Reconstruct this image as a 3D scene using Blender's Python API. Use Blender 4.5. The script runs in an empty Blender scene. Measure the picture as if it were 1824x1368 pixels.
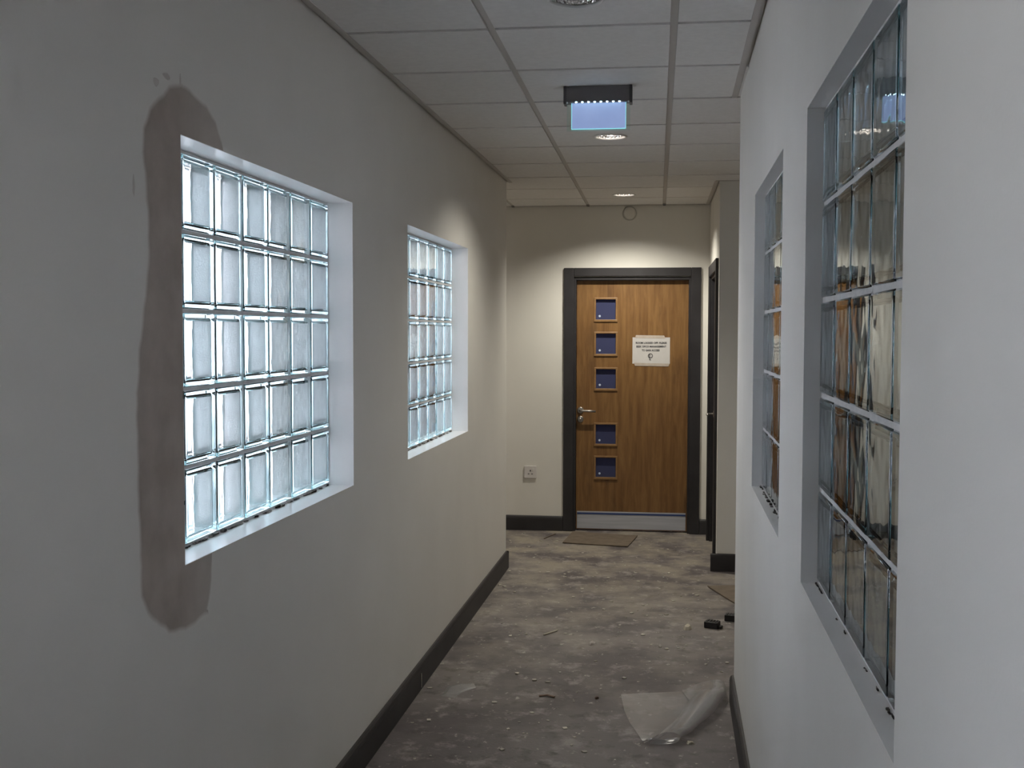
import bpy, bmesh, math, random
from mathutils import Vector, Matrix
random.seed(7)
sc = bpy.context.scene
COL = sc.collection

# ------------------------------------------------------------------ camera
F, PITCH, YAW, ROLL, HC = 2010.757, .0467, .1279, .0023, 1.6098
fw = Vector((-math.sin(YAW)*math.cos(PITCH), math.cos(YAW)*math.cos(PITCH), -math.sin(PITCH)))
rt = Vector((math.cos(YAW), math.sin(YAW), 0)); up = rt.cross(fw)
r2 = math.cos(ROLL)*rt + math.sin(ROLL)*up
u2 = -math.sin(ROLL)*rt + math.cos(ROLL)*up
cam_data = bpy.data.cameras.new('camera'); cam = bpy.data.objects.new('camera', cam_data); COL.objects.link(cam)
cam_data.sensor_fit = 'HORIZONTAL'; cam_data.sensor_width = 36; cam_data.lens = F/1824*36
cam_data.clip_start = .05
M = Matrix((r2, u2, -fw)).transposed().to_4x4(); M.translation = (0, 0, HC)
cam.matrix_world = M
sc.camera = cam

# ------------------------------------------------------------------ sky, exposure
world = bpy.data.worlds.new('overcast_sky'); sc.world = world; world.use_nodes = True
bg = world.node_tree.nodes['Background']
bg.inputs['Color'].default_value = (1.0, .90, 1.005, 1)
bg.inputs['Strength'].default_value = 14.5
# overcast sky: one third as bright at the horizon as overhead
_nt = world.node_tree
_tc = _nt.nodes.new('ShaderNodeTexCoord'); _sx = _nt.nodes.new('ShaderNodeSeparateXYZ'); _mr = _nt.nodes.new('ShaderNodeMapRange')
_nt.links.new(_tc.outputs['Generated'], _sx.inputs[0]); _nt.links.new(_sx.outputs['Z'], _mr.inputs[0])
_mr.inputs[3].default_value = 1/3; _mr.inputs[4].default_value = 1.0
_mx = _nt.nodes.new('ShaderNodeMix'); _mx.data_type = 'RGBA'; _mx.blend_type = 'MULTIPLY'; _mx.inputs[0].default_value = 1
_mx.inputs[6].default_value = bg.inputs['Color'].default_value; _nt.links.new(_mr.outputs[0], _mx.inputs[7]); _nt.links.new(_mx.outputs[2], bg.inputs['Color'])
vs = sc.view_settings
sc.display_settings.display_device = 'sRGB'
vs.view_transform = 'Standard'; vs.look = 'None'; vs.exposure = 0.46; vs.gamma = 1; vs.use_curve_mapping = False
try:
    sc.cycles.use_denoising = True
    sc.cycles.max_bounces = 14; sc.cycles.diffuse_bounces = 8; sc.cycles.glossy_bounces = 8
    sc.cycles.transmission_bounces = 14; sc.cycles.transparent_max_bounces = 16
    sc.cycles.sample_clamp_indirect = 6
except Exception: pass
LAMP_W = (2.0, 0.0, 37.0, 69.0)   # the second lamp of the row is out
LAMP_COL = (1.0, .95, .82)

# ------------------------------------------------------------------ helpers
def new_mat(name):
    m = bpy.data.materials.new(name); m.use_nodes = True
    nt = m.node_tree; b = nt.nodes.get('Principled BSDF')
    return m, nt, b
def N(nt, typ, **kw):
    n = nt.nodes.new(typ)
    for k, v in kw.items():
        if k in n.inputs: n.inputs[k].default_value = v
        else: setattr(n, k, v)
    return n
def plain(name, col, rough=.6, metal=0.0, spec=None):
    m, nt, b = new_mat(name)
    b.inputs['Base Color'].default_value = (*col, 1); b.inputs['Roughness'].default_value = rough
    b.inputs['Metallic'].default_value = metal
    if spec is not None: b.inputs['Specular IOR Level'].default_value = spec
    return m
def noisy(name, c1, c2, scale=6, rough=.7, detail=6, stretch=(1, 1, 1), bump=0.0, bscale=None, lo=.35, hi=.65, metal=0.0, bdist=.01):
    m, nt, b = new_mat(name); L = nt.links.new
    tc = N(nt, 'ShaderNodeTexCoord'); mp = N(nt, 'ShaderNodeMapping'); mp.inputs['Scale'].default_value = stretch
    L(tc.outputs['Object'], mp.inputs['Vector'])
    no = N(nt, 'ShaderNodeTexNoise', Scale=scale, Detail=detail); L(mp.outputs[0], no.inputs['Vector'])
    cr = N(nt, 'ShaderNodeValToRGB'); cr.color_ramp.elements[0].position = lo; cr.color_ramp.elements[1].position = hi
    cr.color_ramp.elements[0].color = (*c1, 1); cr.color_ramp.elements[1].color = (*c2, 1)
    L(no.outputs['Fac'], cr.inputs['Fac']); L(cr.outputs['Color'], b.inputs['Base Color'])
    b.inputs['Roughness'].default_value = rough; b.inputs['Metallic'].default_value = metal
    if bump:
        n2 = N(nt, 'ShaderNodeTexNoise', Scale=bscale or scale*8, Detail=4); L(mp.outputs[0], n2.inputs['Vector'])
        bp = N(nt, 'ShaderNodeBump', Strength=bump, Distance=bdist); L(n2.outputs['Fac'], bp.inputs['Height']); L(bp.outputs['Normal'], b.inputs['Normal'])
    return m

def link(name, bm, mat, parent=None, smooth=False, recalc=True):
    if recalc: bmesh.ops.recalc_face_normals(bm, faces=bm.faces)
    me = bpy.data.meshes.new(name); bm.to_mesh(me); bm.free()
    if smooth:
        for p in me.polygons: p.use_smooth = True
    if mat is not None: me.materials.append(mat)
    o = bpy.data.objects.new(name, me); COL.objects.link(o)
    if parent is not None: o.parent = parent
    return o
def add_box(bm, x0, x1, y0, y1, z0, z1, bevel=0, seg=2):
    b2 = bmesh.new(); bmesh.ops.create_cube(b2, size=1)
    for v in b2.verts:
        v.co = Vector(((x0+x1)/2+v.co.x*(x1-x0), (y0+y1)/2+v.co.y*(y1-y0), (z0+z1)/2+v.co.z*(z1-z0)))
    if bevel: bmesh.ops.bevel(b2, geom=b2.edges[:], offset=bevel, segments=seg, affect='EDGES', profile=.5)
    me = bpy.data.meshes.new('tmp'); b2.to_mesh(me); b2.free(); bm.from_mesh(me); bpy.data.meshes.remove(me)
def box(name, dims, mat, parent=None, bevel=0, seg=2):
    bm = bmesh.new(); add_box(bm, *dims, bevel=bevel, seg=seg); return link(name, bm, mat, parent)
def poly_prism(bm, pts, z0, z1):
    lo = [bm.verts.new((x, y, z0)) for x, y in pts]; hi = [bm.verts.new((x, y, z1)) for x, y in pts]
    n = len(pts); bm.faces.new(lo[::-1]); bm.faces.new(hi)
    for i in range(n): bm.faces.new((lo[i], lo[(i+1) % n], hi[(i+1) % n], hi[i]))
def tube(bm, pts, r, seg=10):
    rings = []
    for i, p in enumerate(pts):
        p = Vector(p); a = Vector(pts[max(i-1, 0)]); b = Vector(pts[min(i+1, len(pts)-1)])
        t = (b-a).normalized(); s = t.orthogonal().normalized()
        if rings:
            s = (ps - t*ps.dot(t)).normalized()
        ps = s; q = t.cross(s)
        rings.append([bm.verts.new(p + r*(math.cos(2*math.pi*k/seg)*s + math.sin(2*math.pi*k/seg)*q)) for k in range(seg)])
    for A, B in zip(rings, rings[1:]):
        for k in range(seg): bm.faces.new((A[k], A[(k+1) % seg], B[(k+1) % seg], B[k]))
    bm.faces.new(rings[0][::-1]); bm.faces.new(rings[-1])
def lathe(bm, prof, seg=40, axis='Z', c=(0, 0, 0), close=False):
    """prof: list of (radius, height); revolve about an axis through c"""
    rings = []
    for r, h in prof:
        ring = []
        for k in range(seg):
            a = 2*math.pi*k/seg; ca, sa = r*math.cos(a), r*math.sin(a)
            v = (ca, sa, h) if axis == 'Z' else ((ca, h, sa) if axis == 'Y' else (h, ca, sa))
            ring.append(bm.verts.new(Vector(c)+Vector(v)))
        rings.append(ring)
    for A, B in zip(rings, rings[1:]):
        for k in range(seg): bm.faces.new((A[k], A[(k+1) % seg], B[(k+1) % seg], B[k]))
    if close:
        for k in range(seg): bm.faces.new((rings[-1][k], rings[-1][(k+1) % seg], rings[0][(k+1) % seg], rings[0][k]))
    else:
        if prof[0][0] > 1e-6: bm.faces.new(rings[0])
        if prof[-1][0] > 1e-6: bm.faces.new(rings[-1])
    bmesh.ops.remove_doubles(bm, verts=bm.verts, dist=1e-6)
def empty(name, loc=(0, 0, 0), rot=0):
    o = bpy.data.objects.new(name, None); COL.objects.link(o); o.location = loc; o.rotation_euler = (0, 0, rot)
    o.empty_display_size = .05; return o
def tag(o, label=None, cat=None, group=None, kind=None):
    if label: o['label'] = label
    if cat: o['category'] = cat
    if group: o['group'] = group
    if kind: o['kind'] = kind
    return o
def struct(o, label=None):
    o['kind'] = 'structure'
    if label: o['label'] = label
    return o
def panel(bm, us, zs, holes, th, lining=0):
    """slab in local x (width), y (0..th thickness), z with rectangular holes (u0,u1,z0,z1); reveals closed"""
    us = sorted(set(us) | {h[0] for h in holes} | {h[1] for h in holes})
    zs = sorted(set(zs) | {h[2] for h in holes} | {h[3] for h in holes})
    V = {}
    def v(i, j, k):
        if (i, j, k) not in V: V[(i, j, k)] = bm.verts.new((us[i], th*k, zs[j]))
        return V[(i, j, k)]
    def solid(i, j):
        if i < 0 or j < 0 or i >= len(us)-1 or j >= len(zs)-1: return False
        uc, zc = (us[i]+us[i+1])/2, (zs[j]+zs[j+1])/2
        return not any(h[0] < uc < h[1] and h[2] < zc < h[3] for h in holes)
    def q(i, j, vs_):
        f = bm.faces.new(vs_)
        if 0 <= i < len(us)-1 and 0 <= j < len(zs)-1: f.material_index = lining
    for i in range(len(us)-1):
        for j in range(len(zs)-1):
            if not solid(i, j): continue
            bm.faces.new((v(i, j, 0), v(i+1, j, 0), v(i+1, j+1, 0), v(i, j+1, 0)))
            bm.faces.new((v(i, j, 1), v(i, j+1, 1), v(i+1, j+1, 1), v(i+1, j, 1)))
            if not solid(i-1, j): q(i-1, j, (v(i, j, 0), v(i, j+1, 0), v(i, j+1, 1), v(i, j, 1)))
            if not solid(i+1, j): q(i+1, j, (v(i+1, j, 0), v(i+1, j, 1), v(i+1, j+1, 1), v(i+1, j+1, 0)))
            if not solid(i, j-1): q(i, j-1, (v(i, j, 0), v(i, j, 1), v(i+1, j, 1), v(i+1, j, 0)))
            if not solid(i, j+1): q(i, j+1, (v(i, j+1, 0), v(i+1, j+1, 0), v(i+1, j+1, 1), v(i, j+1, 1)))

# ------------------------------------------------------------------ materials
paint = noisy('wall_paint', (.765, .745, .70), (.79, .77, .725), scale=3, rough=.75, bump=.12, bscale=140, bdist=.002)
tile_m = noisy('tile_fibre', (.76, .745, .725), (.80, .785, .765), scale=40, rough=.9, bump=.25, bscale=300, bdist=.002)
tee_m = plain('runner_enamel', (.52, .49, .46), .6)
dark_paint = noisy('charcoal_gloss', (.022, .020, .023), (.032, .030, .034), scale=5, rough=.5)
mortar_m = noisy('mortar_grey', (.70, .69, .68), (.78, .77, .76), scale=30, rough=.9, bump=.2)
black_m = plain('black_void', (.01, .01, .01), .9)

def glass_block_mat(name, rough, bump):
    m, nt, b = new_mat(name); L = nt.links.new
    g = N(nt, 'ShaderNodeBsdfGlass', IOR=1.5, Roughness=rough); g.inputs['Color'].default_value = (.98, .995, 1.0, 1)
    tc = N(nt, 'ShaderNodeTexCoord'); n1 = N(nt, 'ShaderNodeTexNoise', Scale=14, Detail=1)
    L(tc.outputs['Object'], n1.inputs['Vector'])
    bp = N(nt, 'ShaderNodeBump', Strength=bump, Distance=.01); L(n1.outputs['Fac'], bp.inputs['Height'])
    L(bp.outputs['Normal'], g.inputs['Normal'])
    va = N(nt, 'ShaderNodeVolumeAbsorption', Density=10.0); va.inputs['Color'].default_value = (.52, .83, .86, 1)   # teal where the glass is thick
    L(va.outputs[0], nt.nodes['Material Output'].inputs['Volume'])
    L(g.outputs[0], nt.nodes['Material Output'].inputs['Surface']); nt.nodes.remove(b)
    return m
block_glass = glass_block_mat('block_glass', .015, .08)
block_satin = glass_block_mat('block_glass_satin', .45, .1)
def clear_mat(name, tint=(1, 1, 1), rough=.0, extra=0.0, ecol=(.8, .8, .8), ior=1.5):
    """thin clear sheet: transparent + Fresnel gloss, optional milky diffuse share"""
    m, nt, b = new_mat(name); L = nt.links.new; nt.nodes.remove(b)
    t = N(nt, 'ShaderNodeBsdfTransparent'); t.inputs['Color'].default_value = (*tint, 1)
    g = N(nt, 'ShaderNodeBsdfGlossy', Roughness=rough)
    ge = N(nt, 'ShaderNodeNewGeometry'); dt_ = N(nt, 'ShaderNodeVectorMath', operation='DOT_PRODUCT')
    L(ge.outputs['Incoming'], dt_.inputs[0]); L(ge.outputs['Normal'], dt_.inputs[1])
    ab = N(nt, 'ShaderNodeMath', operation='ABSOLUTE'); L(dt_.outputs['Value'], ab.inputs[0])
    om = N(nt, 'ShaderNodeMath', operation='SUBTRACT'); om.inputs[0].default_value = 1; L(ab.outputs[0], om.inputs[1])
    pw = N(nt, 'ShaderNodeMath', operation='POWER'); L(om.outputs[0], pw.inputs[0]); pw.inputs[1].default_value = 5
    fr = N(nt, 'ShaderNodeMath', operation='MULTIPLY_ADD'); L(pw.outputs[0], fr.inputs[0]); fr.inputs[1].default_value = .96; fr.inputs[2].default_value = .04   # Schlick, same from both sides
    mx = N(nt, 'ShaderNodeMixShader')
    base = t
    if extra:
        d = N(nt, 'ShaderNodeBsdfDiffuse'); d.inputs['Color'].default_value = (*ecol, 1)
        m2 = N(nt, 'ShaderNodeMixShader', Fac=extra); L(t.outputs[0], m2.inputs[1]); L(d.outputs[0], m2.inputs[2]); base = m2
    L(fr.outputs[0], mx.inputs['Fac']); L(base.outputs[0], mx.inputs[1]); L(g.outputs[0], mx.inputs[2])
    L(mx.outputs[0], nt.nodes['Material Output'].inputs['Surface'])
    return m
pane_m = clear_mat('clear_pane', (.96, .98, 1.0))
film_pane = clear_mat('blue_film_pane', (.25, .32, .6), rough=.08, extra=.55, ecol=(.10, .11, .22))
film_m = clear_mat('polythene_film', (.95, .95, .96), rough=.2, extra=.34, ecol=(.62, .62, .63))
def emit(name, col, s):
    m, nt, b = new_mat(name)
    b.inputs['Base Color'].default_value = (*col, 1)
    b.inputs['Emission Color'].default_value = (*col, 1); b.inputs['Emission Strength'].default_value = s
    return m

def floor_mat():
    m, nt, b = new_mat('dusty_screed'); L = nt.links.new
    tc = N(nt, 'ShaderNodeTexCoord')
    def noise(scale, detail=5, rough=.6, stretch=None):
        n = N(nt, 'ShaderNodeTexNoise', Scale=scale, Detail=detail, Roughness=rough)
        if stretch:
            mp = N(nt, 'ShaderNodeMapping'); mp.inputs['Scale'].default_value = stretch
            L(tc.outputs['Object'], mp.inputs[0]); L(mp.outputs[0], n.inputs['Vector'])
        else: L(tc.outputs['Object'], n.inputs['Vector'])
        return n
    def ramp(src, lo, hi, c0=0, c1=1):
        r = N(nt, 'ShaderNodeMapRange'); r.inputs[1].default_value = lo; r.inputs[2].default_value = hi
        r.inputs[3].default_value = c0; r.inputs[4].default_value = c1; L(src, r.inputs[0]); return r
    def mix(fac, a, c):
        x = N(nt, 'ShaderNodeMix'); x.data_type = 'RGBA'
        L(fac, x.inputs[0])
        if isinstance(a, tuple): x.inputs[6].default_value = (*a, 1)
        else: L(a, x.inputs[6])
        x.inputs[7].default_value = (*c, 1); return x.outputs[2]
    big = ramp(noise(1.6, 4).outputs['Fac'], .38, .62)
    base = mix(big.outputs[0], (.110, .094, .096), (.200, .179, .178))
    mid = ramp(noise(7, 7, .7).outputs['Fac'], .53, .66, 0, .8)
    base = mix(mid.outputs[0], base, (.37, .336, .318))
    dk = ramp(noise(11, 5, .6).outputs['Fac'], .55, .68, 0, .75)
    base = mix(dk.outputs[0], base, (.074, .063, .061))
    # dry plaster dust trodden towards the far end of the corridor
    sx = N(nt, 'ShaderNodeSeparateXYZ'); L(tc.outputs['Object'], sx.inputs[0])
    far = ramp(sx.outputs['Y'], 4.3, 8.2, 0, .75)
    dn = ramp(noise(3.2, 6, .65).outputs['Fac'], .42, .62)
    mu = N(nt, 'ShaderNodeMath', operation='MULTIPLY'); L(far.outputs[0], mu.inputs[0]); L(dn.outputs[0], mu.inputs[1])
    base = mix(mu.outputs[0], base, (.37, .325, .255))
    spk = ramp(noise(24, 4, .6, (1, .7, 1)).outputs['Fac'], .635, .69, 0, .85)
    base = mix(spk.outputs[0], base, (.46, .43, .38))
    L(base, b.inputs['Base Color'])
    b.inputs['Roughness'].default_value = .62
    bp = N(nt, 'ShaderNodeBump', Strength=.35, Distance=.004); L(noise(60, 5).outputs['Fac'], bp.inputs['Height']); L(bp.outputs['Normal'], b.inputs['Normal'])
    return m
def oak_mat():
    m, nt, b = new_mat('oak_veneer'); L = nt.links.new
    tc = N(nt, 'ShaderNodeTexCoord')
    mp = N(nt, 'ShaderNodeMapping'); mp.inputs['Scale'].default_value = (1, 1, .09); L(tc.outputs['Object'], mp.inputs[0])
    n1 = N(nt, 'ShaderNodeTexNoise', Scale=34, Detail=8, Roughness=.65, Distortion=.4); L(mp.outputs[0], n1.inputs['Vector'])
    mp2 = N(nt, 'ShaderNodeMapping'); mp2.inputs['Scale'].default_value = (1, 1, .28); L(tc.outputs['Object'], mp2.inputs[0])
    n2 = N(nt, 'ShaderNodeTexNoise', Scale=7, Detail=4, Roughness=.6); L(mp2.outputs[0], n2.inputs['Vector'])
    c1 = N(nt, 'ShaderNodeValToRGB'); e = c1.color_ramp.elements
    e[0].position = .34; e[0].color = (.165, .078, .026, 1); e[1].position = .66; e[1].color = (.27, .145, .052, 1)
    L(n1.outputs['Fac'], c1.inputs[0])
    c2 = N(nt, 'ShaderNodeMapRange'); c2.inputs[1].default_value = .56; c2.inputs[2].default_value = .74; c2.inputs[4].default_value = .55
    L(n2.outputs['Fac'], c2.inputs[0])
    x = N(nt, 'ShaderNodeMix'); x.data_type = 'RGBA'; L(c2.outputs[0], x.inputs[0]); L(c1.outputs[0], x.inputs[6]); x.inputs[7].default_value = (.075, .036, .016, 1)
    L(x.outputs[2], b.inputs['Base Color']); b.inputs['Roughness'].default_value = .42
    return m
oak = oak_mat()
oak_bead = noisy('oak_bead', (.24, .13, .05), (.30, .17, .07), scale=20, rough=.4)
steel = plain('satin_steel', (.42, .40, .38), .36, 1.0)

# ------------------------------------------------------------------ structure: floor, walls
CZ = 2.6083           # ceiling height
YF = 9.037            # far wall
XLa, SL = -1.1461, .018    # corridor left wall: X = XLa + SL*Y
XRa, SR = .2764, .0132     # corridor right wall
xl = lambda y: XLa+SL*y
xr = lambda y: XRa+SR*y
YLE, YRE = 7.55, 4.915     # where the left and right walls end
YB = -3.2
NB = 7.655                 # wall facing us beyond the right-hand recess
XS = .405                  # side wall holding the second door

def slab(name, z0, z1, mat):
    bm = bmesh.new()
    poly_prism(bm, [(xl(YB)-.205, YB-.2), (3.4, YB-.2), (3.4, YF+2.6), (LOB-.15, YF+2.6), (LOB-.15, YLE-.15), (xl(YLE-.15)-.205, YLE-.15)], z0, z1)
    return link(name, bm, mat)
LOB = -2.15           # end of the lobby on the left
floor = struct(slab('floor', -.12, 0, floor_mat()), 'dusty grey concrete floor')

def wall_frame(name, base, ang, us, holes, th, z1=CZ+.05, mat=paint, label=None, lining=None):
    """wall whose local x runs along it and local y into it"""
    bm = bmesh.new(); panel(bm, us, [0, z1], holes, th, 1 if lining else 0)
    o = link(name, bm, mat)
    if lining: o.data.materials.append(lining)
    o.location = (*base, 0); o.rotation_euler = (0, 0, ang)
    return struct(o, label)
aL = math.atan2(1, SL)          # local x along +Y (tilted); local y points to -X
aR = math.atan2(-1, -SR)        # local x along -Y; local y points to +X
RECL, RECR = .089, .033
WT, WB = 2.0635, 1.0570
W1 = (2.520, 3.922); W2 = (4.742, 6.144)
RT, RB = 2.0791, 1.0743
R1 = (1.428, 2.4567); R2 = (2.978, 3.972)
W0 = (-.10, 1.3)  # added opening out of view, lets more daylight into the corridor
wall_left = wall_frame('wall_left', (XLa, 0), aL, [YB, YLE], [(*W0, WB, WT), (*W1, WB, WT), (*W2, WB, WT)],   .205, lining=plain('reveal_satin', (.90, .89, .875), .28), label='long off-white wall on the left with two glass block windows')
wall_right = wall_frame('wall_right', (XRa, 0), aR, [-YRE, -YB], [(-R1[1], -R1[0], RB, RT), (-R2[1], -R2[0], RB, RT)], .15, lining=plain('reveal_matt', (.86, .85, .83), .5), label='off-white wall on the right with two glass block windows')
# far wall with the door opening
DX0, DX1, DZ = -.672, .272, 2.045
wall_far = wall_frame('wall_far', (0, YF), 0, [LOB, 3.2], [(DX0, DX1, 0, DZ)], .16, label='cream end wall holding the oak door')
# return wall facing the camera past the recess, and its side wall with the second door
wall_return = struct(box('wall_return', (XS+.12, 3.2, NB, NB+.15, 0, CZ+.05), paint), 'wall stub facing us beyond the recess on the right')
D2Y = (7.80, 8.76)
wall_side = wall_frame('wall_side', (XS, 0), math.atan2(-1, 0), [-(YF-.001), -NB], [(-D2Y[1], -D2Y[0], 0, 2.03)], .12, label='short side wall holding the second door')
struct(box('wall_lobby', (LOB, xl(7.5)-.215, 7.40, YLE, 0, CZ+.05), paint))
struct(box('wall_lobby_end', (LOB-.15, LOB, 7.40, YF+.16, 0, CZ+.05), paint))
wall_frame('wall_recess', (3.2, 0), -math.pi/2, [-YF-.16, -YB+.1], [(-3.6, -.4, .9, 2.2)], .15)
w6 = struct(empty('added_window_6', (3.2, 0, 0), -math.pi/2), 'added unseen window that lights the room behind the right wall')  # unseen window added so daylight reaches the right-hand glass blocks
bm = bmesh.new(); panel(bm, [-3.599, -.401], [.901, 2.199], [(-3.54, -2.04, .96, 2.14), (-1.96, -.46, .96, 2.14)], .05)
for v in bm.verts: v.co.y += .05
link('window_frame', bm, dark_paint, w6)
for a_ in ((-3.54, -2.04), (-1.96, -.46)): box('pane', (a_[0]+.0005, a_[1]-.0005, .072, .078, .9605, 2.1395), pane_m, w6)
struct(box('wall_room', (xr(4.9)+.152, 3.2, 4.765, YRE, 0, CZ+.05), paint))
struct(box('wall_room_back', (xr(YB)+.152, 3.2, YB-.1, YB, 0, CZ+.05), paint))
# closed room behind the oak door and cupboard behind the second door
struct(box('wall_behind', (-1.6, 1.2, YF+2.3, YF+2.4, 0, CZ), paint))
struct(box('wall_behind_left', (-1.7, -1.6, YF+.165, YF+2.4, 0, CZ), paint))
struct(box('wall_behind_right', (1.2, 1.3, YF+.165, YF+2.4, 0, CZ), paint))

struct(box('wall_back', (xl(YB)+.001, xr(YB)-.001, YB-.15, YB, 0, CZ+.05), paint), 'wall closing the corridor behind the camera')

# ground outside the left wall
gnd = struct(box('ground', (LOB-.16, -1.42, -30, YLE-.16, -.4, -.13), noisy('pale_paving_strip', (.58, .58, .57), (.66, .66, .65), scale=2, rough=.9)))
struct(box('ground_far', (-40, LOB-.16, -30, 40, -.4, -.13), noisy('pale_paving', (.58, .58, .57), (.66, .66, .65), scale=2, rough=.9)))

# ------------------------------------------------------------------ baseboards
def baseboard(name, base, ang, u0, u1, h=.12, t=.018):
    bm = bmesh.new()
    prof = [(-t, 0), (-t, h-.022), (-t*.82, h-.008), (-t*.45, h-.001), (0, h), (0, 0)]
    A = [bm.verts.new((u0, y-.0005, z)) for y, z in prof]; B = [bm.verts.new((u1, y-.0005, z)) for y, z in prof]
    n = len(prof); bm.faces.new(A[::-1]); bm.faces.new(B)
    for i in range(n): bm.faces.new((A[i], A[(i+1) % n], B[(i+1) % n], B[i]))
    o = link(name, bm, dark_paint); o.location = (*base, 0); o.rotation_euler = (0, 0, ang)
    return struct(o)
bl = baseboard('baseboard_left', (XLa, 0), aL, YB+.06, YLE, h=.118)
baseboard('baseboard_left_end', (xl(YLE)-.21, YLE), math.pi, -.228, 0, h=.118)
baseboard('baseboard_right', (XRa, 0), aR, -YRE-.012, -YB-.06)
baseboard('baseboard_far', (0, YF), 0, LOB, -.746)
baseboard('baseboard_far_right', (0, YF), 0, .342, XS)
baseboard('baseboard_return', (0, NB), 0, .366, 3.2, h=.118)
# cream paint run on the left baseboard
box('paint_run', (4.905, 4.911, -.0215, -.0185, .012, .075), plain('cream_drip', (.6, .57, .5), .5), bl)

# ------------------------------------------------------------------ glass block windows
def block_mesh():
    bm = bmesh.new()
    add_box(bm, -.095, .095, 0, .08, -.095, .095, bevel=.004, seg=2)
    bmesh.ops.recalc_face_normals(bm, faces=bm.faces)
    b2 = bmesh.new(); add_box(b2, -.083, .083, .011, .069, -.083, .083, bevel=.009, seg=3)
    bmesh.ops.recalc_face_normals(b2, faces=b2.faces); bmesh.ops.reverse_faces(b2, faces=b2.faces)
    me = bpy.data.meshes.new('tmp'); b2.to_mesh(me); b2.free(); bm.from_mesh(me); bpy.data.meshes.remove(me)
    me = bpy.data.meshes.new('glass_block'); bm.to_mesh(me); bm.free()
    for p in me.polygons: p.use_smooth = p.area < .002
    me.materials.append(block_glass); me.materials.append(block_satin)
    for p in me.polygons:      # the far pane of each block is cast with a satin finish
        if p.center.y > .066 and p.area > .002: p.material_index = 1
    return me
BLOCK = block_mesh()
rubble = noisy('crumbled_mortar', (.03, .027, .025), (.30, .28, .25), scale=60, rough=.95, lo=.45, hi=.65)
def block_window(name, base, ang, u0, u1, z0, z1, rec, n, anchor_hi, label, rows=5, grit=1.0):
    w = struct(empty(name, (*base, 0), ang), label)
    zc = z0 + (z1-z0-rows*.2)/2
    ua = u1-n*.2 if anchor_hi else u0
    ua = min(max(ua, u0), u1-n*.2)
    for i in range(n):
        for j in range(rows):
            o = bpy.data.objects.new('glass_block', BLOCK); COL.objects.link(o); o.parent = w
            o.location = (ua+.1+.2*i, rec, zc+.1+.2*j)
    holes = [(ua+.005+.2*i, ua+.195+.2*i, zc+.005+.2*j, zc+.195+.2*j) for i in range(n) for j in range(rows)]
    bm = bmesh.new(); panel(bm, [u0+.0005, u1-.0005], [z0+.0005, z1-.0005], holes, .072)
    for v in bm.verts: v.co.y += rec+.004
    link('mortar', bm, mortar_m, w)
    if grit:
        bm = bmesh.new(); k = u0+.01
        while k < u1-.03:
            l = random.uniform(.012, .04)*grit; h = random.uniform(.002, .008)*grit; d = random.uniform(.004, .010)*grit
            poly_prism(bm, [(k, rec-.0005), (k+l*.5, rec-d*.3), (k+l, rec-.0005), (k+l, rec-d), (k+l*.4, rec-d*1.2), (k, rec-d*.8)][::-1], z0+.0008, z0+h)
            k += l+random.choice([0, 0, .02, .05])/grit**2
        link('crumbled_mortar', bm, rubble, w)['kind'] = 'stuff'
    return w
block_window('window_1', (XLa, 0), aL, *W1, WB, WT, RECL, 7, True, 'bright glass block window nearest on the left wall')
block_window('window_2', (XLa, 0), aL, *W2, WB, WT, RECL, 7, True, 'bright glass block window farther along the left wall')
block_window('added_window_5', (XLa, 0), aL, *W0, WB, WT, RECL, 7, True, 'added unseen glass block window on the left wall, brings daylight in beside the camera', grit=0)  # added out of frame to light the near end of the corridor
block_window('window_3', (XRa, 0), aR, -R1[1], -R1[0], RB, RT, RECR, 5, False, 'dim glass block window nearest on the right wall', grit=.5)
block_window('window_4', (XRa, 0), aR, -R2[1], -R2[0], RB, RT, RECR, 5, False, 'dim glass block window farther along the right wall', grit=.6) if R2[1]-R2[0] >= 1.0 else \
    block_window('window_4', (XRa, 0), aR, -R2[1], -R2[1]+1.0, RB, RT, RECR, 5, False, 'dim glass block window farther along the right wall')

smear_m = plain('plaster_smear', (.64, .60, .555), .9)
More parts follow.
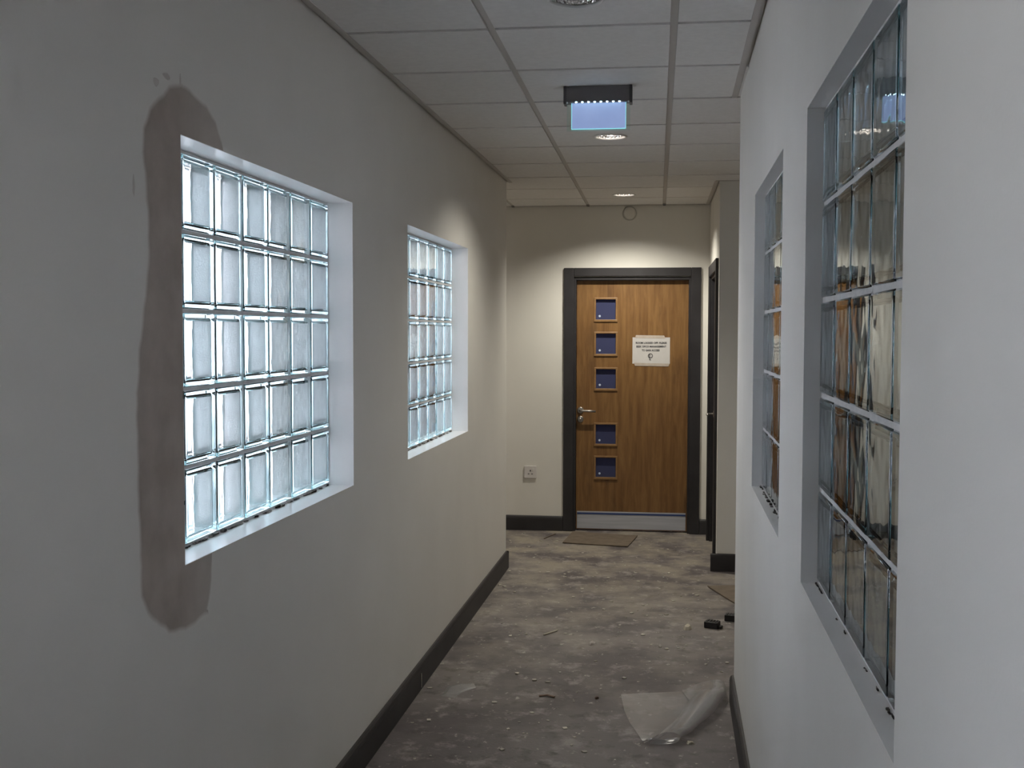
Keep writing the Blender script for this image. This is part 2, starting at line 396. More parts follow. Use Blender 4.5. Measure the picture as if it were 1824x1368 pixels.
# bare plaster patch round the near edge of window 1
def patch():
    out = [(2.433,2.141),(2.462,2.166),(2.527,2.184),(2.597,2.175),(2.671,2.163),(2.728,2.133),(2.762,2.09),(2.768,2.0645),(2.519,2.0645),(2.519,1.056),(2.674,1.056),(2.676,1.02),(2.668,.965),(2.647,.921),(2.653,.905),(2.597,.906),(2.548,.9),(2.487,.907),(2.429,.916),(2.387,.943),(2.326,.987),(2.296,1.032),(2.292,1.075),(2.292,1.173),(2.285,1.295),(2.281,1.428),(2.295,1.548),(2.323,1.663),(2.347,1.755),(2.349,1.84),(2.341,1.924),(2.327,1.994),(2.332,2.049),(2.364,2.097),(2.405,2.127)]
    hard = {7, 8, 9, 10}
    P = []; H = []
    n = len(out)
    for i in range(n):
        a, b = Vector(out[i]), Vector(out[(i+1) % n]); P.append(a); H.append(i in hard)
        if i in (7, 8, 9): continue
        k = max(1, int((b-a).length/.022))
        for q in range(1, k):
            p = a.lerp(b, q/k); d = (b-a).normalized(); P.append(p+Vector((-d.y, d.x))*random.uniform(-.0035, .0035)); H.append(False)
    m = len(P)
    def nrm(i):
        d = (P[(i+1) % m]-P[i-1]).normalized(); return Vector((d.y, -d.x))
    area = sum(P[i].x*P[(i+1) % m].y-P[(i+1) % m].x*P[i].y for i in range(m))
    s = -1 if area > 0 else 1
    bm = bmesh.new(); lay = bm.verts.layers.float.new('wet')
    O = []; I = []
    for i, p in enumerate(P):
        v = bm.verts.new((p.x, -.0004, p.y)); v[lay] = 1.0 if H[i] else 0.0; O.append(v)
        q = p if H[i] else p+nrm(i)*s*.013
        # keep the inset out of the opening
        if not H[i] and q.x > 2.519 and 1.056 < q.y < 2.0645: q = Vector((q.x, 2.0645 if q.y > 1.5 else 1.056))
        v = bm.verts.new((q.x, -.0012, q.y)); v[lay] = 1.0; I.append(v)
    for i in range(m):
        bm.faces.new((O[i], O[(i+1) % m], I[(i+1) % m], I[i]))
    f = bm.faces.new(I); f.normal_update(); bmesh.ops.triangulate(bm, faces=[f])
    mt, nt, b = new_mat('bare_plaster'); L = nt.links.new
    at = N(nt, 'ShaderNodeAttribute'); at.attribute_name = 'wet'
    tc = N(nt, 'ShaderNodeTexCoord'); no = N(nt, 'ShaderNodeTexNoise', Scale=9, Detail=4); L(tc.outputs['Object'], no.inputs[0])
    cr = N(nt, 'ShaderNodeValToRGB'); e = cr.color_ramp.elements
    e[0].position = .35; e[0].color = (.40, .345, .30, 1); e[1].position = .68; e[1].color = (.50, .44, .39, 1)
    L(no.outputs['Fac'], cr.inputs[0])
    # thinner, drier skim towards the upper right lobe
    sx = N(nt, 'ShaderNodeSeparateXYZ'); L(tc.outputs['Object'], sx.inputs[0])
    mr = N(nt, 'ShaderNodeMapRange'); mr.inputs[1].default_value = 2.50; mr.inputs[2].default_value = 2.66; mr.inputs[3].default_value = 0; mr.inputs[4].default_value = .35; L(sx.outputs['X'], mr.inputs[0])
    x1_ = N(nt, 'ShaderNodeMix'); x1_.data_type = 'RGBA'; L(mr.outputs[0], x1_.inputs[0]); L(cr.outputs[0], x1_.inputs[6]); x1_.inputs[7].default_value = (.66, .63, .585, 1)
    x2_ = N(nt, 'ShaderNodeMix'); x2_.data_type = 'RGBA'; L(at.outputs['Fac'], x2_.inputs[0]); x2_.inputs[6].default_value = (.778, .758, .712, 1); L(x1_.outputs[2], x2_.inputs[7])
    L(x2_.outputs[2], b.inputs['Base Color']); b.inputs['Roughness'].default_value = .9
    o = link('plaster_patch', bm, mt, wall_left); tag(o, 'patch of bare brown plaster round the near edge of the window')
    # chipped edge of the opening, bare marks above it
    bm = bmesh.new()
    for z, h in [(1.765, .012), (1.45, .018), (1.20, .01)]:
        add_box(bm, 2.5165, 2.5195, -.0018, .012, z, z+h)
    link('chipped_edge', bm, rubble, wall_left)
    for k, (u, z, w, h) in enumerate([(2.524, 2.183, .005, .022), (2.29, 1.915, .006, .026), (2.40, 2.158, .016, .010), (2.452, 2.182, .020, .008)]):
        bm = bmesh.new(); n = 10
        P2 = [(u+w*random.uniform(.7, 1.1)*math.cos(6.283*q/n), z+h*random.uniform(.7, 1.1)*math.sin(6.283*q/n)) for q in range(n)]
        A = [bm.verts.new((x, -.0003, y)) for x, y in P2]; B = [bm.verts.new(((x-u)*.7+u, -.0009, (y-z)*.7+z)) for x, y in P2]
        bm.faces.new(B)
        for q in range(n): bm.faces.new((A[q], A[(q+1) % n], B[(q+1) % n], B[q]))
        link('plaster_smear', bm, smear_m, wall_left)
patch()

# ------------------------------------------------------------------ ceiling: tiles, runners, trim
ceiling = struct(slab('ceiling', CZ+.20, CZ+.26, plain('slab_grey', (.4, .4, .4), .9)), 'suspended ceiling of square tiles')
GX, GY, MOD, GAP = -.5547, 3.7461, .6, .013
def limits(y):
    l = xl(y)+.02 if y < YLE else LOB+.02
    r = xr(y)-.02 if y < YRE else (3.18 if y < NB else XS-.02)
    return l, r
LAMPS = [(-.250, .985), (-.250, 3.440), (-.247, 5.860), (-.250, 8.335)]
seg_y = [GY+MOD*k for k in range(-12, 10)]
def tile(xa, xb, ya, yb, lamp=None):
    """one tile, edges clipped to the slanted walls; a round hole where a lamp sits"""
    bm = bmesh.new()
    q = [(max(xa, limits(ya+1e-4)[0]), ya), (min(xb, limits(ya+1e-4)[1]), ya), (min(xb, limits(yb-1e-4)[1]), yb), (max(xa, limits(yb-1e-4)[0]), yb)]
    if q[1][0]-q[0][0] < .01 or q[2][0]-q[3][0] < .01: bm.free(); return
    if lamp is None:
        poly_prism(bm, q, CZ, CZ+.014)
    else:
        cx, cy = lamp; n = 32; r = .078
        outer = []; inner = []
        for k in range(n):
            a = 2*math.pi*k/n; c, s = math.cos(a), math.sin(a); m_ = 1e9
            for t in ((xb-cx)/c if c > 1e-9 else 1e9, (xa-cx)/c if c < -1e-9 else 1e9, (yb-cy)/s if s > 1e-9 else 1e9, (ya-cy)/s if s < -1e-9 else 1e9): m_ = min(m_, t)
            outer.append((cx+m_*c, cy+m_*s)); inner.append((cx+r*c, cy+r*s))
        # corners of the square belong to the outer loop
        ring = []
        for k in range(n): ring.append(outer[k])
        Ov = [[bm.verts.new((*p, z)) for p in ring] for z in (CZ, CZ+.014)]
        Iv = [[bm.verts.new((*p, z)) for p in inner] for z in (CZ, CZ+.014)]
        for k in range(n):
            j = (k+1) % n
            bm.faces.new((Ov[0][k], Iv[0][k], Iv[0][j], Ov[0][j])); bm.faces.new((Ov[1][k], Ov[1][j], Iv[1][j], Iv[1][k]))
            bm.faces.new((Ov[0][k], Ov[0][j], Ov[1][j], Ov[1][k])); bm.faces.new((Iv[0][k], Iv[1][k], Iv[1][j], Iv[0][j]))
        # snap the four loop points nearest the corners onto them
        for cxx, cyy in ((xa, ya), (xa, yb), (xb, ya), (xb, yb)):
            for lv in Ov:
                v = min(lv, key=lambda v: (v.co.x-cxx)**2+(v.co.y-cyy)**2); v.co.x = cxx; v.co.y = cyy
    link('ceiling_tile', bm, tile_m, ceiling)
xs = [GX+MOD*k for k in range(-6, 7)]
ybreaks = sorted(set(seg_y+[YB+.08, YLE, YRE, NB, YF-.02]))
for i in range(len(seg_y)-1):
    for gx in xs:
        ya, yb = seg_y[i]+GAP, min(seg_y[i+1]-GAP, YF-.03)
        if yb-ya < .05 or seg_y[i+1] < YB+.3: continue
        ya = max(ya, YB+.08)
        cuts = [ya]+[c for c in (YLE, YRE, NB) if ya+.02 < c < yb-.02]+[yb]
        lamp = next((p for p in LAMPS if gx < p[0] < gx+MOD and ya < p[1] < yb), None)
        if gx+MOD < xl(ya)-.02 and yb < YLE: continue
        for a, b in zip(cuts, cuts[1:]):
            tile(gx+GAP, gx+MOD-GAP, a, b, lamp)
# runners (main tees, lengthways) and cross tees lie a little above the tile faces
for gx in xs:
    y0 = YB+.08; y1 = YF-.005
    if gx < xl(YLE)+.02: y0 = YLE+.01
    if gx > xr(YRE)-.02: y0 = YRE+.01
    if gx > XS-.02: y1 = NB-.01
    if gx < LOB+.02 or gx > 3.18: continue
    box('ceiling_runner', (gx-.012, gx+.012, y0, y1, CZ+.006, CZ+.03), tee_m, ceiling)
    if y1 > YF-.02 and gx > -1.5:      # dark cut end of the runner against the far wall
        box('runner_end', (gx-.011, gx+.011, YF-.022, YF-.004, CZ-.006, CZ+.0055), black_m, ceiling)
for y in seg_y:
    if y < YB+.2 or y > YF-.05: continue
    l, r = limits(y)
    pts = [l-.015]+[g for g in xs if l+.02 < g < r-.02]+[r+.015]
    for a, b in zip(pts, pts[1:]):
        box('cross_tee', (a+.0125, b-.0125, y-.012, y+.012, CZ+.006, CZ+.024), tee_m, ceiling)
# perimeter trim
def trim(name, base, ang, u0, u1, w=.024):
    bm = bmesh.new()
    add_box(bm, u0, u1, -w-.012, -.012, CZ-.003, CZ+.002); add_box(bm, u0, u1, -.012, -.0006, CZ+.010, CZ+.014)
    add_box(bm, u0, u1, -.0135, -.0105, CZ-.003, CZ+.014)
    o = link(name, bm, tee_m); o.location = (*base, 0); o.rotation_euler = (0, 0, ang); return struct(o)
trim('trim_1', (XLa, 0), aL, YB+.06, YLE+.02)
trim('trim_2', (XRa, 0), aR, -YRE-.03, -YB-.06)
trim('trim_3', (0, YF), 0, LOB, XS-.04, w=.012)
trim('trim_4', (XS, 0), math.atan2(-1, 0), -YF+.02, -NB)
trim('trim_5', (0, NB), 0, XS-.03, 3.2)

# ------------------------------------------------------------------ downlights
reflector_m, nt, b = new_mat('hammered_reflector')
b.inputs['Base Color'].default_value = (.82, .80, .78, 1); b.inputs['Metallic'].default_value = 1; b.inputs['Roughness'].default_value = .16
tc = N(nt, 'ShaderNodeTexCoord'); vo = N(nt, 'ShaderNodeTexVoronoi', Scale=90); nt.links.new(tc.outputs['Object'], vo.inputs['Vector'])
bp = N(nt, 'ShaderNodeBump', Strength=.6, Distance=.01); nt.links.new(vo.outputs['Distance'], bp.inputs['Height']); nt.links.new(bp.outputs['Normal'], b.inputs['Normal'])
bezel_m = plain('white_bezel', (.80, .79, .77), .35)
tube_m = emit('lamp_tube', (1.0, .92, .84), 6.0)
tube_off = plain('unlit_tube', (.75, .74, .72), .3)
def make_downlight(i, label, group=None):
    x, y = LAMPS[i]; on = LAMP_W[i] > 0
    d = tag(empty('downlight', (x, y, CZ)), label, 'ceiling light', 'recessed downlights along the corridor')
    bm = bmesh.new(); lathe(bm, [(.074, -.001), (.076, -.005), (.083, -.0055), (.086, -.002), (.086, 0), (.074, .004)], 48, close=True); link('bezel', bm, bezel_m, d, True)
    bm = bmesh.new(); prof = [(.075, -.001), (.072, .02), (.064, .05), (.050, .08), (.036, .098), (.0, .102)]
    lathe(bm, prof, 48); bm.faces.ensure_lookup_table()
    for f in [f for f in bm.faces if len(f.verts) > 4]: bm.faces.remove(f)
    link('reflector', bm, reflector_m, d, True)
    for s in (-1, 1):
        bm = bmesh.new(); tube(bm, [(-.042, s*.014, .052), (.044, s*.014, .052)], .0065); link('lamp_tube', bm, tube_m if on else tube_off, d, True)
    if not on: return d
    L = bpy.data.lights.new('downlight_lamp', 'SPOT'); L.energy = LAMP_W[i]; L.color = LAMP_COL; L.shadow_soft_size = .025
    L.spot_size = math.radians(140); L.spot_blend = .8
    lo = bpy.data.objects.new('downlight_lamp', L); COL.objects.link(lo); lo.parent = d; lo.location = (0, 0, .004)
    return d
make_downlight(0, 'recessed round downlight overhead, out of view above the camera')
make_downlight(1, 'large round recessed downlight cut off by the top of the picture')
make_downlight(2, 'round recessed downlight just behind the blue-lit hanging sign')
make_downlight(3, 'farthest recessed downlight, above the floor before the oak door')

# ------------------------------------------------------------------ lit hanging sign
sg = tag(empty('lit_sign', (-.2485, 4.664, CZ)), 'blue-lit blank hanging sign below a dark housing on the ceiling', 'sign')
bm = bmesh.new(); add_box(bm, -.134, .134, -.022, .03, -.066, -.0005, bevel=.003); link('housing', bm, plain('dark_housing', (.17, .155, .165), .5), sg)
for s in (-1, 1):
    box('end_cap', (s*.1335-.006, s*.1335+.006, -.025, .033, -.072, 0), plain('cap_grey', (.10, .095, .10), .45), sg, .002)
    bm = bmesh.new(); lathe(bm, [(0, -.0268), (.003, -.0266), (.004, -.0245), (.004, -.02)], 12, 'Y', (s*.125, 0, -.068)); link('end_screw', bm, plain('bright_screw', (.85, .9, .95), .25, .3), sg, True)
led = emit('led_white_blue', (.55, .85, 1.0), 7)
for k in range(8):
    x = -.088+.176*k/7
    bm = bmesh.new(); lathe(bm, [(0, -.0688), (.003, -.0682), (.0046, -.0664), (.0046, -.064)], 14, 'Z', (x, -.019, 0)); link('led', bm, led, sg, True)
box('clear_panel', (-.128, .131, .010, .013, -.176, -.0665), clear_mat('clear_acrylic', (.93, .99, .97)), sg)
box('bright_edge_strip', (-.128, .131, .0095, .0135, -.1776, -.1762), plain('painted_edge_light', (.8, .82, .78), .3), sg)  # opaque pale strip; light caught by the clear panel's lower edge is painted
glow, nt, b = new_mat('edge_lit_panel')
tc = N(nt, 'ShaderNodeTexCoord'); no = N(nt, 'ShaderNodeTexNoise', Scale=16, Detail=2); nt.links.new(tc.outputs['Object'], no.inputs[0])
cr = N(nt, 'ShaderNodeValToRGB'); cr.color_ramp.elements[0].color = (.20, .29, .56, 1); cr.color_ramp.elements[1].color = (.30, .40, .70, 1)
nt.links.new(no.outputs['Fac'], cr.inputs[0]); nt.links.new(cr.outputs[0], b.inputs['Emission Color']); b.inputs['Emission Strength'].default_value = .58
b.inputs['Base Color'].default_value = (.3, .33, .4, 1)
box('light_panel', (-.106, .112, -.004, .004, -.170, -.0665), glow, sg)
edge = emit('lit_acrylic_edge', (.28, .74, .84), .6)
bm = bmesh.new(); add_box(bm, -.1085, -.1062, -.0045, .0045, -.1725, -.0665); add_box(bm, .1122, .1145, -.0045, .0045, -.1725, -.0665); add_box(bm, -.1062, .1122, -.0045, .0045, -.1725, -.1702)
link('lit_edge', bm, edge, sg)

# ------------------------------------------------------------------ oak door
door = struct(empty('door_1', (0, YF, 0)), 'oak door with five small square panes at the corridor end')
# lining + architrave (three pieces)
def frame_piece(name, dims, bv=.004): return box(name, dims, dark_paint, door, bv)
frame_piece('architrave', (-.744, -.664, -.020, -.0005, 0, 2.115))
frame_piece('architrave', (.262, .340, -.020, -.0005, 0, 2.115))
frame_piece('architrave', (-.6638, .2618, -.020, -.0005, 2.048, 2.115))
frame_piece('door_lining', (DX0+.0005, DX0+.026, -.0004, .155, 0, DZ-.0005), .002)
frame_piece('door_lining', (DX1-.026, DX1-.0005, -.0004, .155, 0, DZ-.0005), .002)
frame_piece('door_lining', (DX0+.0262, DX1-.0262, -.0004, .155, DZ-.026, DZ-.0005), .002)
LX0, LX1, LZ0, LZ1, LY = DX0+.029, DX1-.029, .012, DZ-.029, .043
panes = [(-.493, -.331, 1.703, 1.868), (-.491, -.329, 1.428, 1.594), (-.489, -.327, 1.150, 1.309), (-.489, -.325, .703, .863), (-.487, -.323, .434, .596)]
bm = bmesh.new(); panel(bm, [LX0, LX1], [LZ0, LZ1], panes, .044)
for v in bm.verts: v.co.y += LY
leaf = link('door_leaf', bm, oak, door)
stamp = emit('glass_stamp', (.1, .1, .1), 0); stamp = plain('etched_stamp', (.62, .72, .9), .5)
for (a, b_, c, d_) in panes:
    e = .013
    bm = bmesh.new()
    for q in [(a-e, b_+e, d_-.002, d_+e), (a-e, b_+e, c-e-.004, c+.002), (a-e, a+.002, c, d_), (b_-.002, b_+e, c, d_)]:
        add_box(bm, q[0], q[1], LY-.009, LY+.012, q[2], q[3], bevel=.003)
    link('glazing_bead', bm, oak_bead, leaf)
    box('glass_pane', (a+.0005, b_-.0005, LY+.017, LY+.023, c+.0005, d_-.0005), film_pane, leaf)
    bm = bmesh.new(); lathe(bm, [(0, -.0003), (.009, -.0003), (.009, 0)], 16, 'Y', (a+.032, LY+.0166, c+.03)); link('glass_stamp', bm, stamp, leaf)
# kick plate with its half-peeled blue film
kick_m = noisy('brushed_kick_plate', (.44, .46, .51), (.54, .55, .61), scale=8, rough=.45, stretch=(.3, 1, 6))
box('kick_plate', (LX0+.008, LX1-.008, LY-.003, LY-.0003, .018, .158), kick_m, leaf)
box('film_edge', (LX0+.010, LX1-.009, LY-.0050, LY-.0032, .134, .147), plain('blue_film', (.03, .06, .20), .4), leaf)
# lever handle
bm = bmesh.new(); hx, hz = -.611, .975
lathe(bm, [(0, -.010), (.022, -.010), (.026, -.007), (.026, 0)], 28, 'Y', (hx, LY-.0003, hz))
tube(bm, [(hx, LY-.008, hz), (hx, LY-.048, hz), (hx+.008, LY-.056, hz), (hx+.02, LY-.058, hz-.001), (hx+.07, LY-.058, hz-.003), (hx+.125, LY-.057, hz-.005)], .0095, 12)
link('lever_handle', bm, steel, leaf, True)
bm = bmesh.new(); lathe(bm, [(0, -.009), (.022, -.009), (.026, -.006), (.026, 0)], 28, 'Y', (hx, LY-.0003, hz-.072)); add_box(bm, hx-.004, hx+.004, LY-.012, LY-.008, hz-.082, hz-.062)
link('lock_escutcheon', bm, steel, leaf, True)

# notice taped to the door
NY = YF+LY
nt_ = tag(empty('paper_notice', (-.0485, NY, 1.4585)), 'white paper notice taped to the oak door, landscape, three lines of capitals', 'notice')
paper = noisy('printer_paper', (.60, .58, .57), (.66, .64, .63), scale=5, rough=.8)
bm = bmesh.new()
for i in range(9):
    for j in range(7):
        bm.verts.new((-.1485+.297*i/8, -.0014-.0006*abs(math.sin(i*1.1+j*.7)), -.105+.21*j/6))
bm.verts.ensure_lookup_table()
for i in range(8):
    for j in range(6): bm.faces.new((bm.verts[i*7+j], bm.verts[(i+1)*7+j], bm.verts[(i+1)*7+j+1], bm.verts[i*7+j+1]))
so = link('sheet', bm, paper, nt_); md = so.modifiers.new('t', 'SOLIDIFY'); md.thickness = .0004; md.offset = -1
tape_m = noisy('masking_tape', (.50, .43, .37), (.58, .51, .45), scale=20, rough=.5)
for pts in ([(-.127, .100), (.112, .096), (.102, .120), (-.122, .123)], [(-.128, -.123), (.138, -.126), (.146, -.104), (-.135, -.098)]):
    bm = bmesh.new(); A = [bm.verts.new((x, -.0026, z)) for x, z in pts]; B = [bm.verts.new((x, -.0023, z)) for x, z in pts]
    bm.faces.new(A); bm.faces.new(B[::-1])
    for i in range(4): bm.faces.new((A[i], B[i], B[(i+1) % 4], A[(i+1) % 4]))
    link('tape', bm, tape_m, nt_)
ink = plain('printer_ink', (.05, .05, .06), .7)
def text(body, size, x, z, parent, width=None):
    cu = bpy.data.curves.new('lettering', 'FONT'); cu.body = body; cu.size = size; cu.align_x = 'CENTER'; cu.align_y = 'CENTER'; cu.extrude = .0002; cu.offset = .0007; cu.resolution_u = 2
    t = bpy.data.objects.new('tmp_text', cu); COL.objects.link(t)
    bpy.context.view_layer.update()
    me = bpy.data.meshes.new_from_object(t.evaluated_get(bpy.context.evaluated_depsgraph_get())); bpy.data.objects.remove(t)
    xsz = [v.co.x for v in me.vertices]; w = max(xsz)-min(xsz); k = (width/w if width else 1)
    for v in me.vertices: v.co.x *= k
    me.materials.clear(); me.materials.append(ink)
    o = bpy.data.objects.new('lettering', me); COL.objects.link(o); o.parent = parent
    o.location = (x, -.0026, z); o.rotation_euler = (math.pi/2, 0, 0); return o
text('ROOM LOCKED OFF. PLEASE', .021, 0, .060, nt_, .245)
text('SEEK OPCO MANAGEMENT', .021, 0, .031, nt_, .238)
text('TO GAIN ACCESS', .021, -.004, .001, nt_, .142)
bm = bmesh.new(); lathe(bm, [(.0140, -.0004), (.0192, -.0004), (.0192, 0), (.0140, 0)], 32, 'Y', (-.006, -.0032, -.042), close=True)
add_box(bm, -.0142, -.0092, -.0036, -.0032, -.073, -.026); add_box(bm, -.0135, -.001, -.0036, -.0032, -.0745, -.071)
link('emblem', bm, ink, nt_)

# ------------------------------------------------------------------ second door in the side wall (seen edge-on)
d2 = struct(empty('door_2', (XS, 0, 0), math.atan2(-1, 0)), 'dark framed door seen edge-on in the short side wall')
ua, ub = -D2Y[1], -D2Y[0]
for dm in [(ua-.062, ua+.006, -.020, -.0005, 0, 2.105), (ub-.006, ub+.068, -.020, -.0005, 0, 2.105), (ua+.0062, ub-.0062, -.020, -.0005, 2.026, 2.105)]:
    box('architrave', dm, dark_paint, d2, .003)
for dm in [(ua+.0005, ua+.026, -.0004, .118, 0, 2.0295), (ub-.026, ub-.0005, -.0004, .118, 0, 2.0295), (ua+.0262, ub-.0262, -.0004, .118, 2.004, 2.0295)]:
    box('door_lining', dm, dark_paint, d2, .002)
lf = box('door_leaf', (ua+.029, ub-.029, .03, .074, .01, 2.0), dark_paint, d2, .002)
bm = bmesh.new(); hx = ua+.085
lathe(bm, [(0, -.010), (.022, -.010), (.026, -.007), (.026, 0)], 24, 'Y', (hx, .0297, .985)); tube(bm, [(hx, .022, .985), (hx, -.018, .985), (hx+.02, -.026, .985), (hx+.11, -.026, .985)], .0095, 10)
link('lever_handle', bm, steel, lf, True)

# ------------------------------------------------------------------ socket and detector on the far wall
sk = tag(empty('wall_socket', (-1.0095, YF, .4735)), 'white single power socket low on the end wall, left of the oak door', 'socket')
white_pl = plain('white_plastic', (.72, .70, .68), .35)
box('back_box', (-.044, .044, -.004, -.0005, -.044, .044), white_pl, sk, .003)
box('face_plate', (-.0505, .0505, -.0135, -.0042, -.0505, .0505), plain('socket_plate', (.70, .665, .655), .35), sk, .004, 3)
box('switch', (.012, .026, -.0165, -.0133, .012, .034), white_pl, sk, .0015)
for dims in [(-.004, .004, -.0143, -.0134, .004, .018), (-.020, -.008, -.0143, -.0134, -.018, -.012), (.008, .020, -.0143, -.0134, -.018, -.012)]:
    box('pin_hole', dims, plain('pin_hole_dark', (.03, .03, .03), .7), sk)
dt = tag(empty('wall_detector', (-.2265, YF, 2.545)), 'pale round detector high on the end wall above the oak door', 'detector')
bm = bmesh.new(); lathe(bm, [(0, -.034), (.02, -.033), (.038, -.028), (.047, -.018), (.05, -.006), (.05, -.0005)], 36, 'Y'); link('detector_cover', bm, plain('cream_plastic', (.76, .74, .69), .45), dt, True)
bm = bmesh.new(); lathe(bm, [(.052, -.0005), (.052, -.006), (.056, -.006), (.058, -.0005)], 36, 'Y', close=True); link('base_ring', bm, plain('cream_ring', (.6, .58, .53), .5), dt, True)

# ------------------------------------------------------------------ things on the floor
card = noisy('brown_card', (.150, .116, .086), (.195, .155, .118), scale=14, rough=.85, bump=.1)
def slab_thing(name, pts, th, mat, label, cat, warp=.004):
    bm = bmesh.new(); c = Vector((sum(p[0] for p in pts)/4, sum(p[1] for p in pts)/4))
    n = 8
    g = {}
    for k, off in ((0, 0), (1, th)):
        for i in range(n+1):
            for j in range(n+1):
                a = Vector(pts[0]).lerp(Vector(pts[1]), i/n); b = Vector(pts[3]).lerp(Vector(pts[2]), i/n); p = a.lerp(b, j/n)-c
                w = warp*((2*i/n-1)**2*.5+(2*j/n-1)**2*.5)
                g[(i, j, k)] = bm.verts.new((p.x, p.y, .0006+off+w))
    for i in range(n):
        for j in range(n):
            bm.faces.new((g[(i, j, 1)], g[(i+1, j, 1)], g[(i+1, j+1, 1)], g[(i, j+1, 1)])); bm.faces.new((g[(i, j, 0)], g[(i, j+1, 0)], g[(i+1, j+1, 0)], g[(i+1, j, 0)]))
    for i in range(n):
        for (p, q) in (((i, 0), (i+1, 0)), ((i, n), (i+1, n)), ((0, i), (0, i+1)), ((n, i), (n, i+1))):
            bm.faces.new((g[(*p, 0)], g[(*q, 0)], g[(*q, 1)], g[(*p, 1)]))
    o = link(name, bm, mat); o.location = (c.x, c.y, 0); return tag(o, label, cat, 'cardboard sheets on the floor')
slab_thing('cardboard_sheet', [(-.702, 8.492), (-.207, 8.404), (-.142, 8.856), (-.66, 8.975)], .006, card, 'flat brown cardboard sheet on the floor in front of the oak door', 'cardboard')
slab_thing('cardboard_sheet', [(.326, 7.152), (.49, 6.65), (1.0, 6.78), (.86, 7.30)], .006, card, 'brown cardboard sheet half hidden behind the right wall corner', 'cardboard')
blk = plain('black_rubber', (.012, .011, .012), .5)
def packer(x, y, rz, label, lug):
    t = tag(empty('plastic_packer', (x, y, 0), rz), label, 'packer', 'black plastic blocks on the floor')
    bm = bmesh.new(); add_box(bm, -.038, .038, -.03, .03, .0005, .036, bevel=.004); link('body', bm, blk, t)
    bm = bmesh.new(); add_box(bm, .036, .056, -.018, .016, .0005, .016, bevel=.003)
    link('lug', bm, blk, t)
    bm = bmesh.new()
    for k in range(4): add_box(bm, -.028+.016*k, -.02+.016*k, -.022, .022, .0355, .039, bevel=.001)
    link('ridge', bm, blk, t)
packer(.309, 6.17, -.35, 'small black plastic block with a lug on the floor, the nearer of the two', True)
packer(.425, 6.335, -.2, 'small black plastic block on the floor, tucked against the right wall corner', True)

def film():
    """sheet lying on the floor whose right-hand part is folded back over itself in a soft roll"""
    bm = bmesh.new(); nu, nv = 48, 36
    rnd = random.Random(3); ph = [rnd.uniform(0, 6.28) for _ in range(8)]
    left = [(-.147, 4.945), (-.128, 4.757), (-.098, 4.587), (-.048, 4.400), (-.015, 4.366)]
    right = [(.325, 5.10), (.305, 4.93), (.245, 4.72), (.155, 4.50), (.090, 4.375)]
    def along(L, t):
        k = min(int(t*(len(L)-1)), len(L)-2); f = t*(len(L)-1)-k; return Vector(L[k]).lerp(Vector(L[k+1]), f)
    R = {}
    for i in range(nu+1):
        for j in range(nv+1):
            v = j/nv; u = i/nu; A, B = along(left, v), along(right, v)
            w = .150-.065*v                      # width of the folded roll
            L = (B-A).length; d = (B-A).normalized()
            flat = 1-.34*w/L; s = u*(L*flat+math.pi*.032+w*.9)
            r = .020+.012*math.sin(3.2*v+.5)**2
            if s < L*flat: x = s; z = .002
            elif s < L*flat+math.pi*r: a = (s-L*flat)/r; x = L*flat+r*math.sin(a)*1.7; z = .002+r*(1-math.cos(a))
            else: q = s-L*flat-math.pi*r; x = L*flat-q; z = .002+2*r*max(.12, 1-(q/(w*1.0))**2*.9)
            z += .0030*max(0, math.sin(9*v-5*u+ph[2])) + .002*math.sin(6*u+4*v+ph[0])**2
            z += .016*math.exp(-((v-.90)/.05)**2)*max(0, 1-u*1.3)*(1+.3*math.sin(20*u)) + .0016*math.sin(14*v+7*u+ph[4])**2*min(1, 2*u)
            p = A+d*x
            R[(i, j)] = bm.verts.new((p.x, p.y, max(.0015, z)))
    for i in range(nu):
        for j in range(nv): bm.faces.new((R[(i, j)], R[(i+1, j)], R[(i+1, j+1)], R[(i, j+1)]))
    o = link('plastic_film', bm, film_m, None, True)
    c = Vector((.05, 4.7, 0))
    for v in o.data.vertices: v.co -= c
    o.location = c
    return tag(o, 'crumpled clear plastic sheet on the floor by the right baseboard', 'plastic sheet')
film()
def scrap(name, pts, z, mat, label, cat, h=.004):
    bm = bmesh.new(); c = Vector((sum(p[0] for p in pts)/len(pts), sum(p[1] for p in pts)/len(pts)))
    lo = [bm.verts.new((p[0]-c.x, p[1]-c.y, .0006)) for p in pts]; mid = bm.verts.new((0, 0, z)); ring = [bm.verts.new(((p[0]-c.x)*.72, (p[1]-c.y)*.72, z*random.uniform(.6, 1))) for p in pts]
    n = len(pts)
    if name != 'film_scrap': bm.faces.new(lo[::-1])
    for i in range(n):
        j = (i+1) % n; bm.faces.new((lo[i], lo[j], ring[j], ring[i])); bm.faces.new((ring[i], ring[j], mid))
    o = link(name, bm, mat); o.location = (c.x, c.y, 0); return tag(o, label, cat, 'plaster lumps on the floor' if name == 'plaster_lump' else None)
cream = noisy('plaster_crumb', (.50, .45, .36), (.62, .57, .47), scale=30, rough=.9)
def blob(x, y, rx, ry, n=9, seed=1):
    r = random.Random(seed); a0 = r.uniform(0, 6)
    return [(x+rx*r.uniform(.7, 1.15)*math.cos(a0+2*math.pi*k/n), y+ry*r.uniform(.7, 1.15)*math.sin(a0+2*math.pi*k/n)) for k in range(n)]
scrap('film_scrap', [(-.935, 4.83), (-.93, 4.97), (-.88, 5.02), (-.82, 5.03), (-.80, 4.97), (-.85, 4.90), (-.87, 4.82)], .006, film_m, 'small scrap of clear film on the floor near the left baseboard', 'plastic scrap')
scrap('plaster_lump', blob(.173, 6.126, .026, .035, seed=2), .022, cream, 'cream plaster lump on the floor left of the black blocks', 'plaster lump')
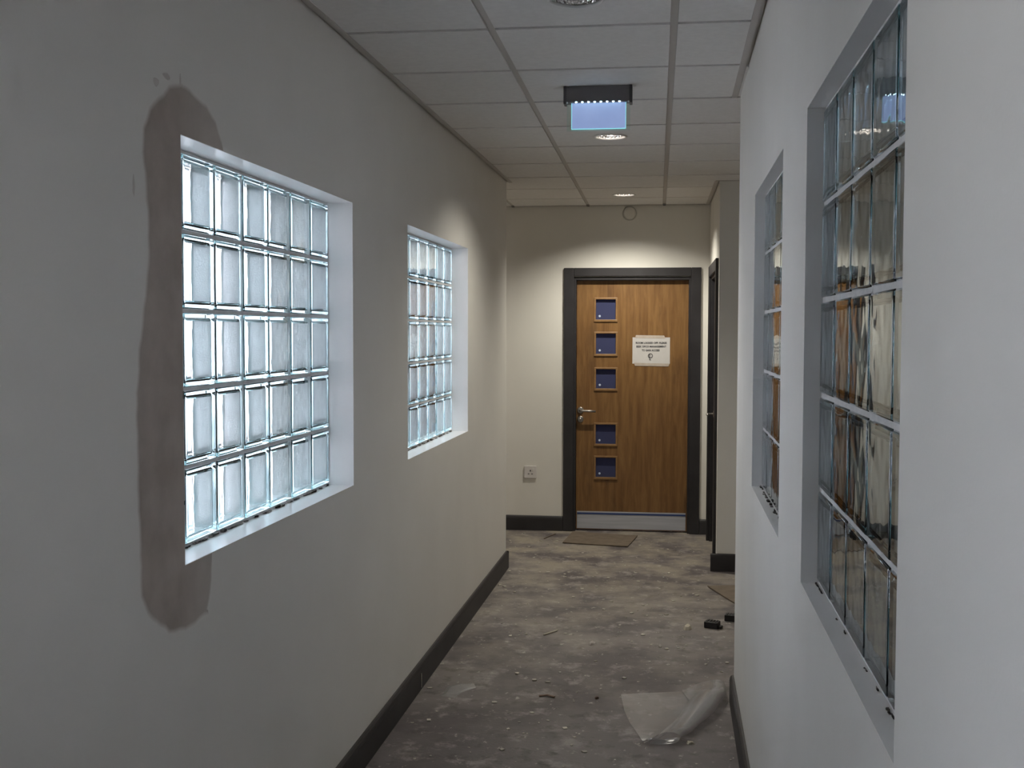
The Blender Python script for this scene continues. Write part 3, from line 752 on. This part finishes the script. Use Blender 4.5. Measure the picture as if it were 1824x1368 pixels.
scrap('plaster_lump', blob(-.32, 5.759, .022, .03, seed=5), .012, noisy('pinkish_crumb', (.42, .37, .35), (.5, .45, .42), scale=30, rough=.9), 'pale pinkish plaster lump in the middle of the corridor floor', 'plaster lump')
scrap('plaster_lump', blob(-.251, 4.896, .010, .016, seed=6), .010, plain('brown_crumb', (.16, .11, .09), .9), 'tiny dark brown crumb on the floor left of the plastic sheet', 'crumb')
scrap('plaster_lump', blob(.141, 4.40, .02, .016, seed=8), .010, cream, 'cream plaster crumb by the lower edge of the plastic sheet', 'plaster lump')
bm = bmesh.new(); tube(bm, [(-.585, 5.885, .0045), (-.55, 5.93, .006), (-.52, 5.985, .0045)], .004, 6); c = Vector((-.55, 5.93, 0))
for v in bm.verts: v.co -= c
o = link('wood_sliver', bm, cream); o.location = c; tag(o, 'pale thin wood sliver lying on the floor mid corridor', 'sliver', 'wood slivers on the floor')
bm = bmesh.new(); tube(bm, [(-.505, 4.885, .004), (-.468, 4.893, .006), (-.435, 4.878, .004)], .0045, 6); c = Vector((-.468, 4.889, 0))
for v in bm.verts: v.co -= c
o = link('wood_sliver', bm, plain('reddish_wood', (.30, .20, .15), .8)); o.location = c; tag(o, 'short reddish wood sliver on the floor, left of the plastic sheet', 'sliver', 'wood slivers on the floor')
bm = bmesh.new(); tube(bm, [(-.86, 8.66, .003), (-.79, 8.86, .006)], .003, 6); c = Vector((-.825, 8.76, 0))
for v in bm.verts: v.co -= c
o = link('wood_sliver', bm, plain('brown_twig', (.14, .10, .07), .8)); o.location = c; tag(o, 'thin dark sliver on the floor left of the cardboard sheet', 'sliver', 'wood slivers on the floor')
# countless flakes of plaster and grit
def debris():
    bm = bmesh.new(); r = random.Random(11)
    for k in range(520):
        y = 3.6+5.3*r.random()**.8; l, q = xl(min(y, YLE))+.03, (xr(y)-.03 if y < YRE else .9)
        if y > YLE: l = -2.4
        if y > NB-.1: q = .34
        x = r.uniform(l, q)
        if -.72 < x < -.12 and 8.35 < y < 9: continue
        if -.2 < x < .36 and 4.33 < y < 5.12: continue
        if -.96 < x < -.77 and 4.78 < y < 5.07: continue
        if .3 < x and 6.6 < y < 7.35: continue
        if .2 < x and 6.0 < y < 6.5: continue
        s = r.choice([.003, .004, .005, .005, .006, .007, .009, .013]); n = r.choice([4, 5, 6]); a0 = r.uniform(0, 6); h = s*r.uniform(.12, .45); st = r.uniform(.5, 1.3)
        poly_prism(bm, [(x+s*r.uniform(.6, 1.2)*math.cos(a0+2*math.pi*i/n), y+st*s*r.uniform(.6, 1.2)*math.sin(a0+2*math.pi*i/n)) for i in range(n)], .0004, .0006+h)
    o = link('floor_debris', bm, noisy('plaster_flakes', (.42, .39, .34), (.74, .70, .62), scale=9, rough=.9)); return tag(o, 'scattered pale plaster flakes and grit over the concrete floor', 'debris', kind='stuff')
debris()
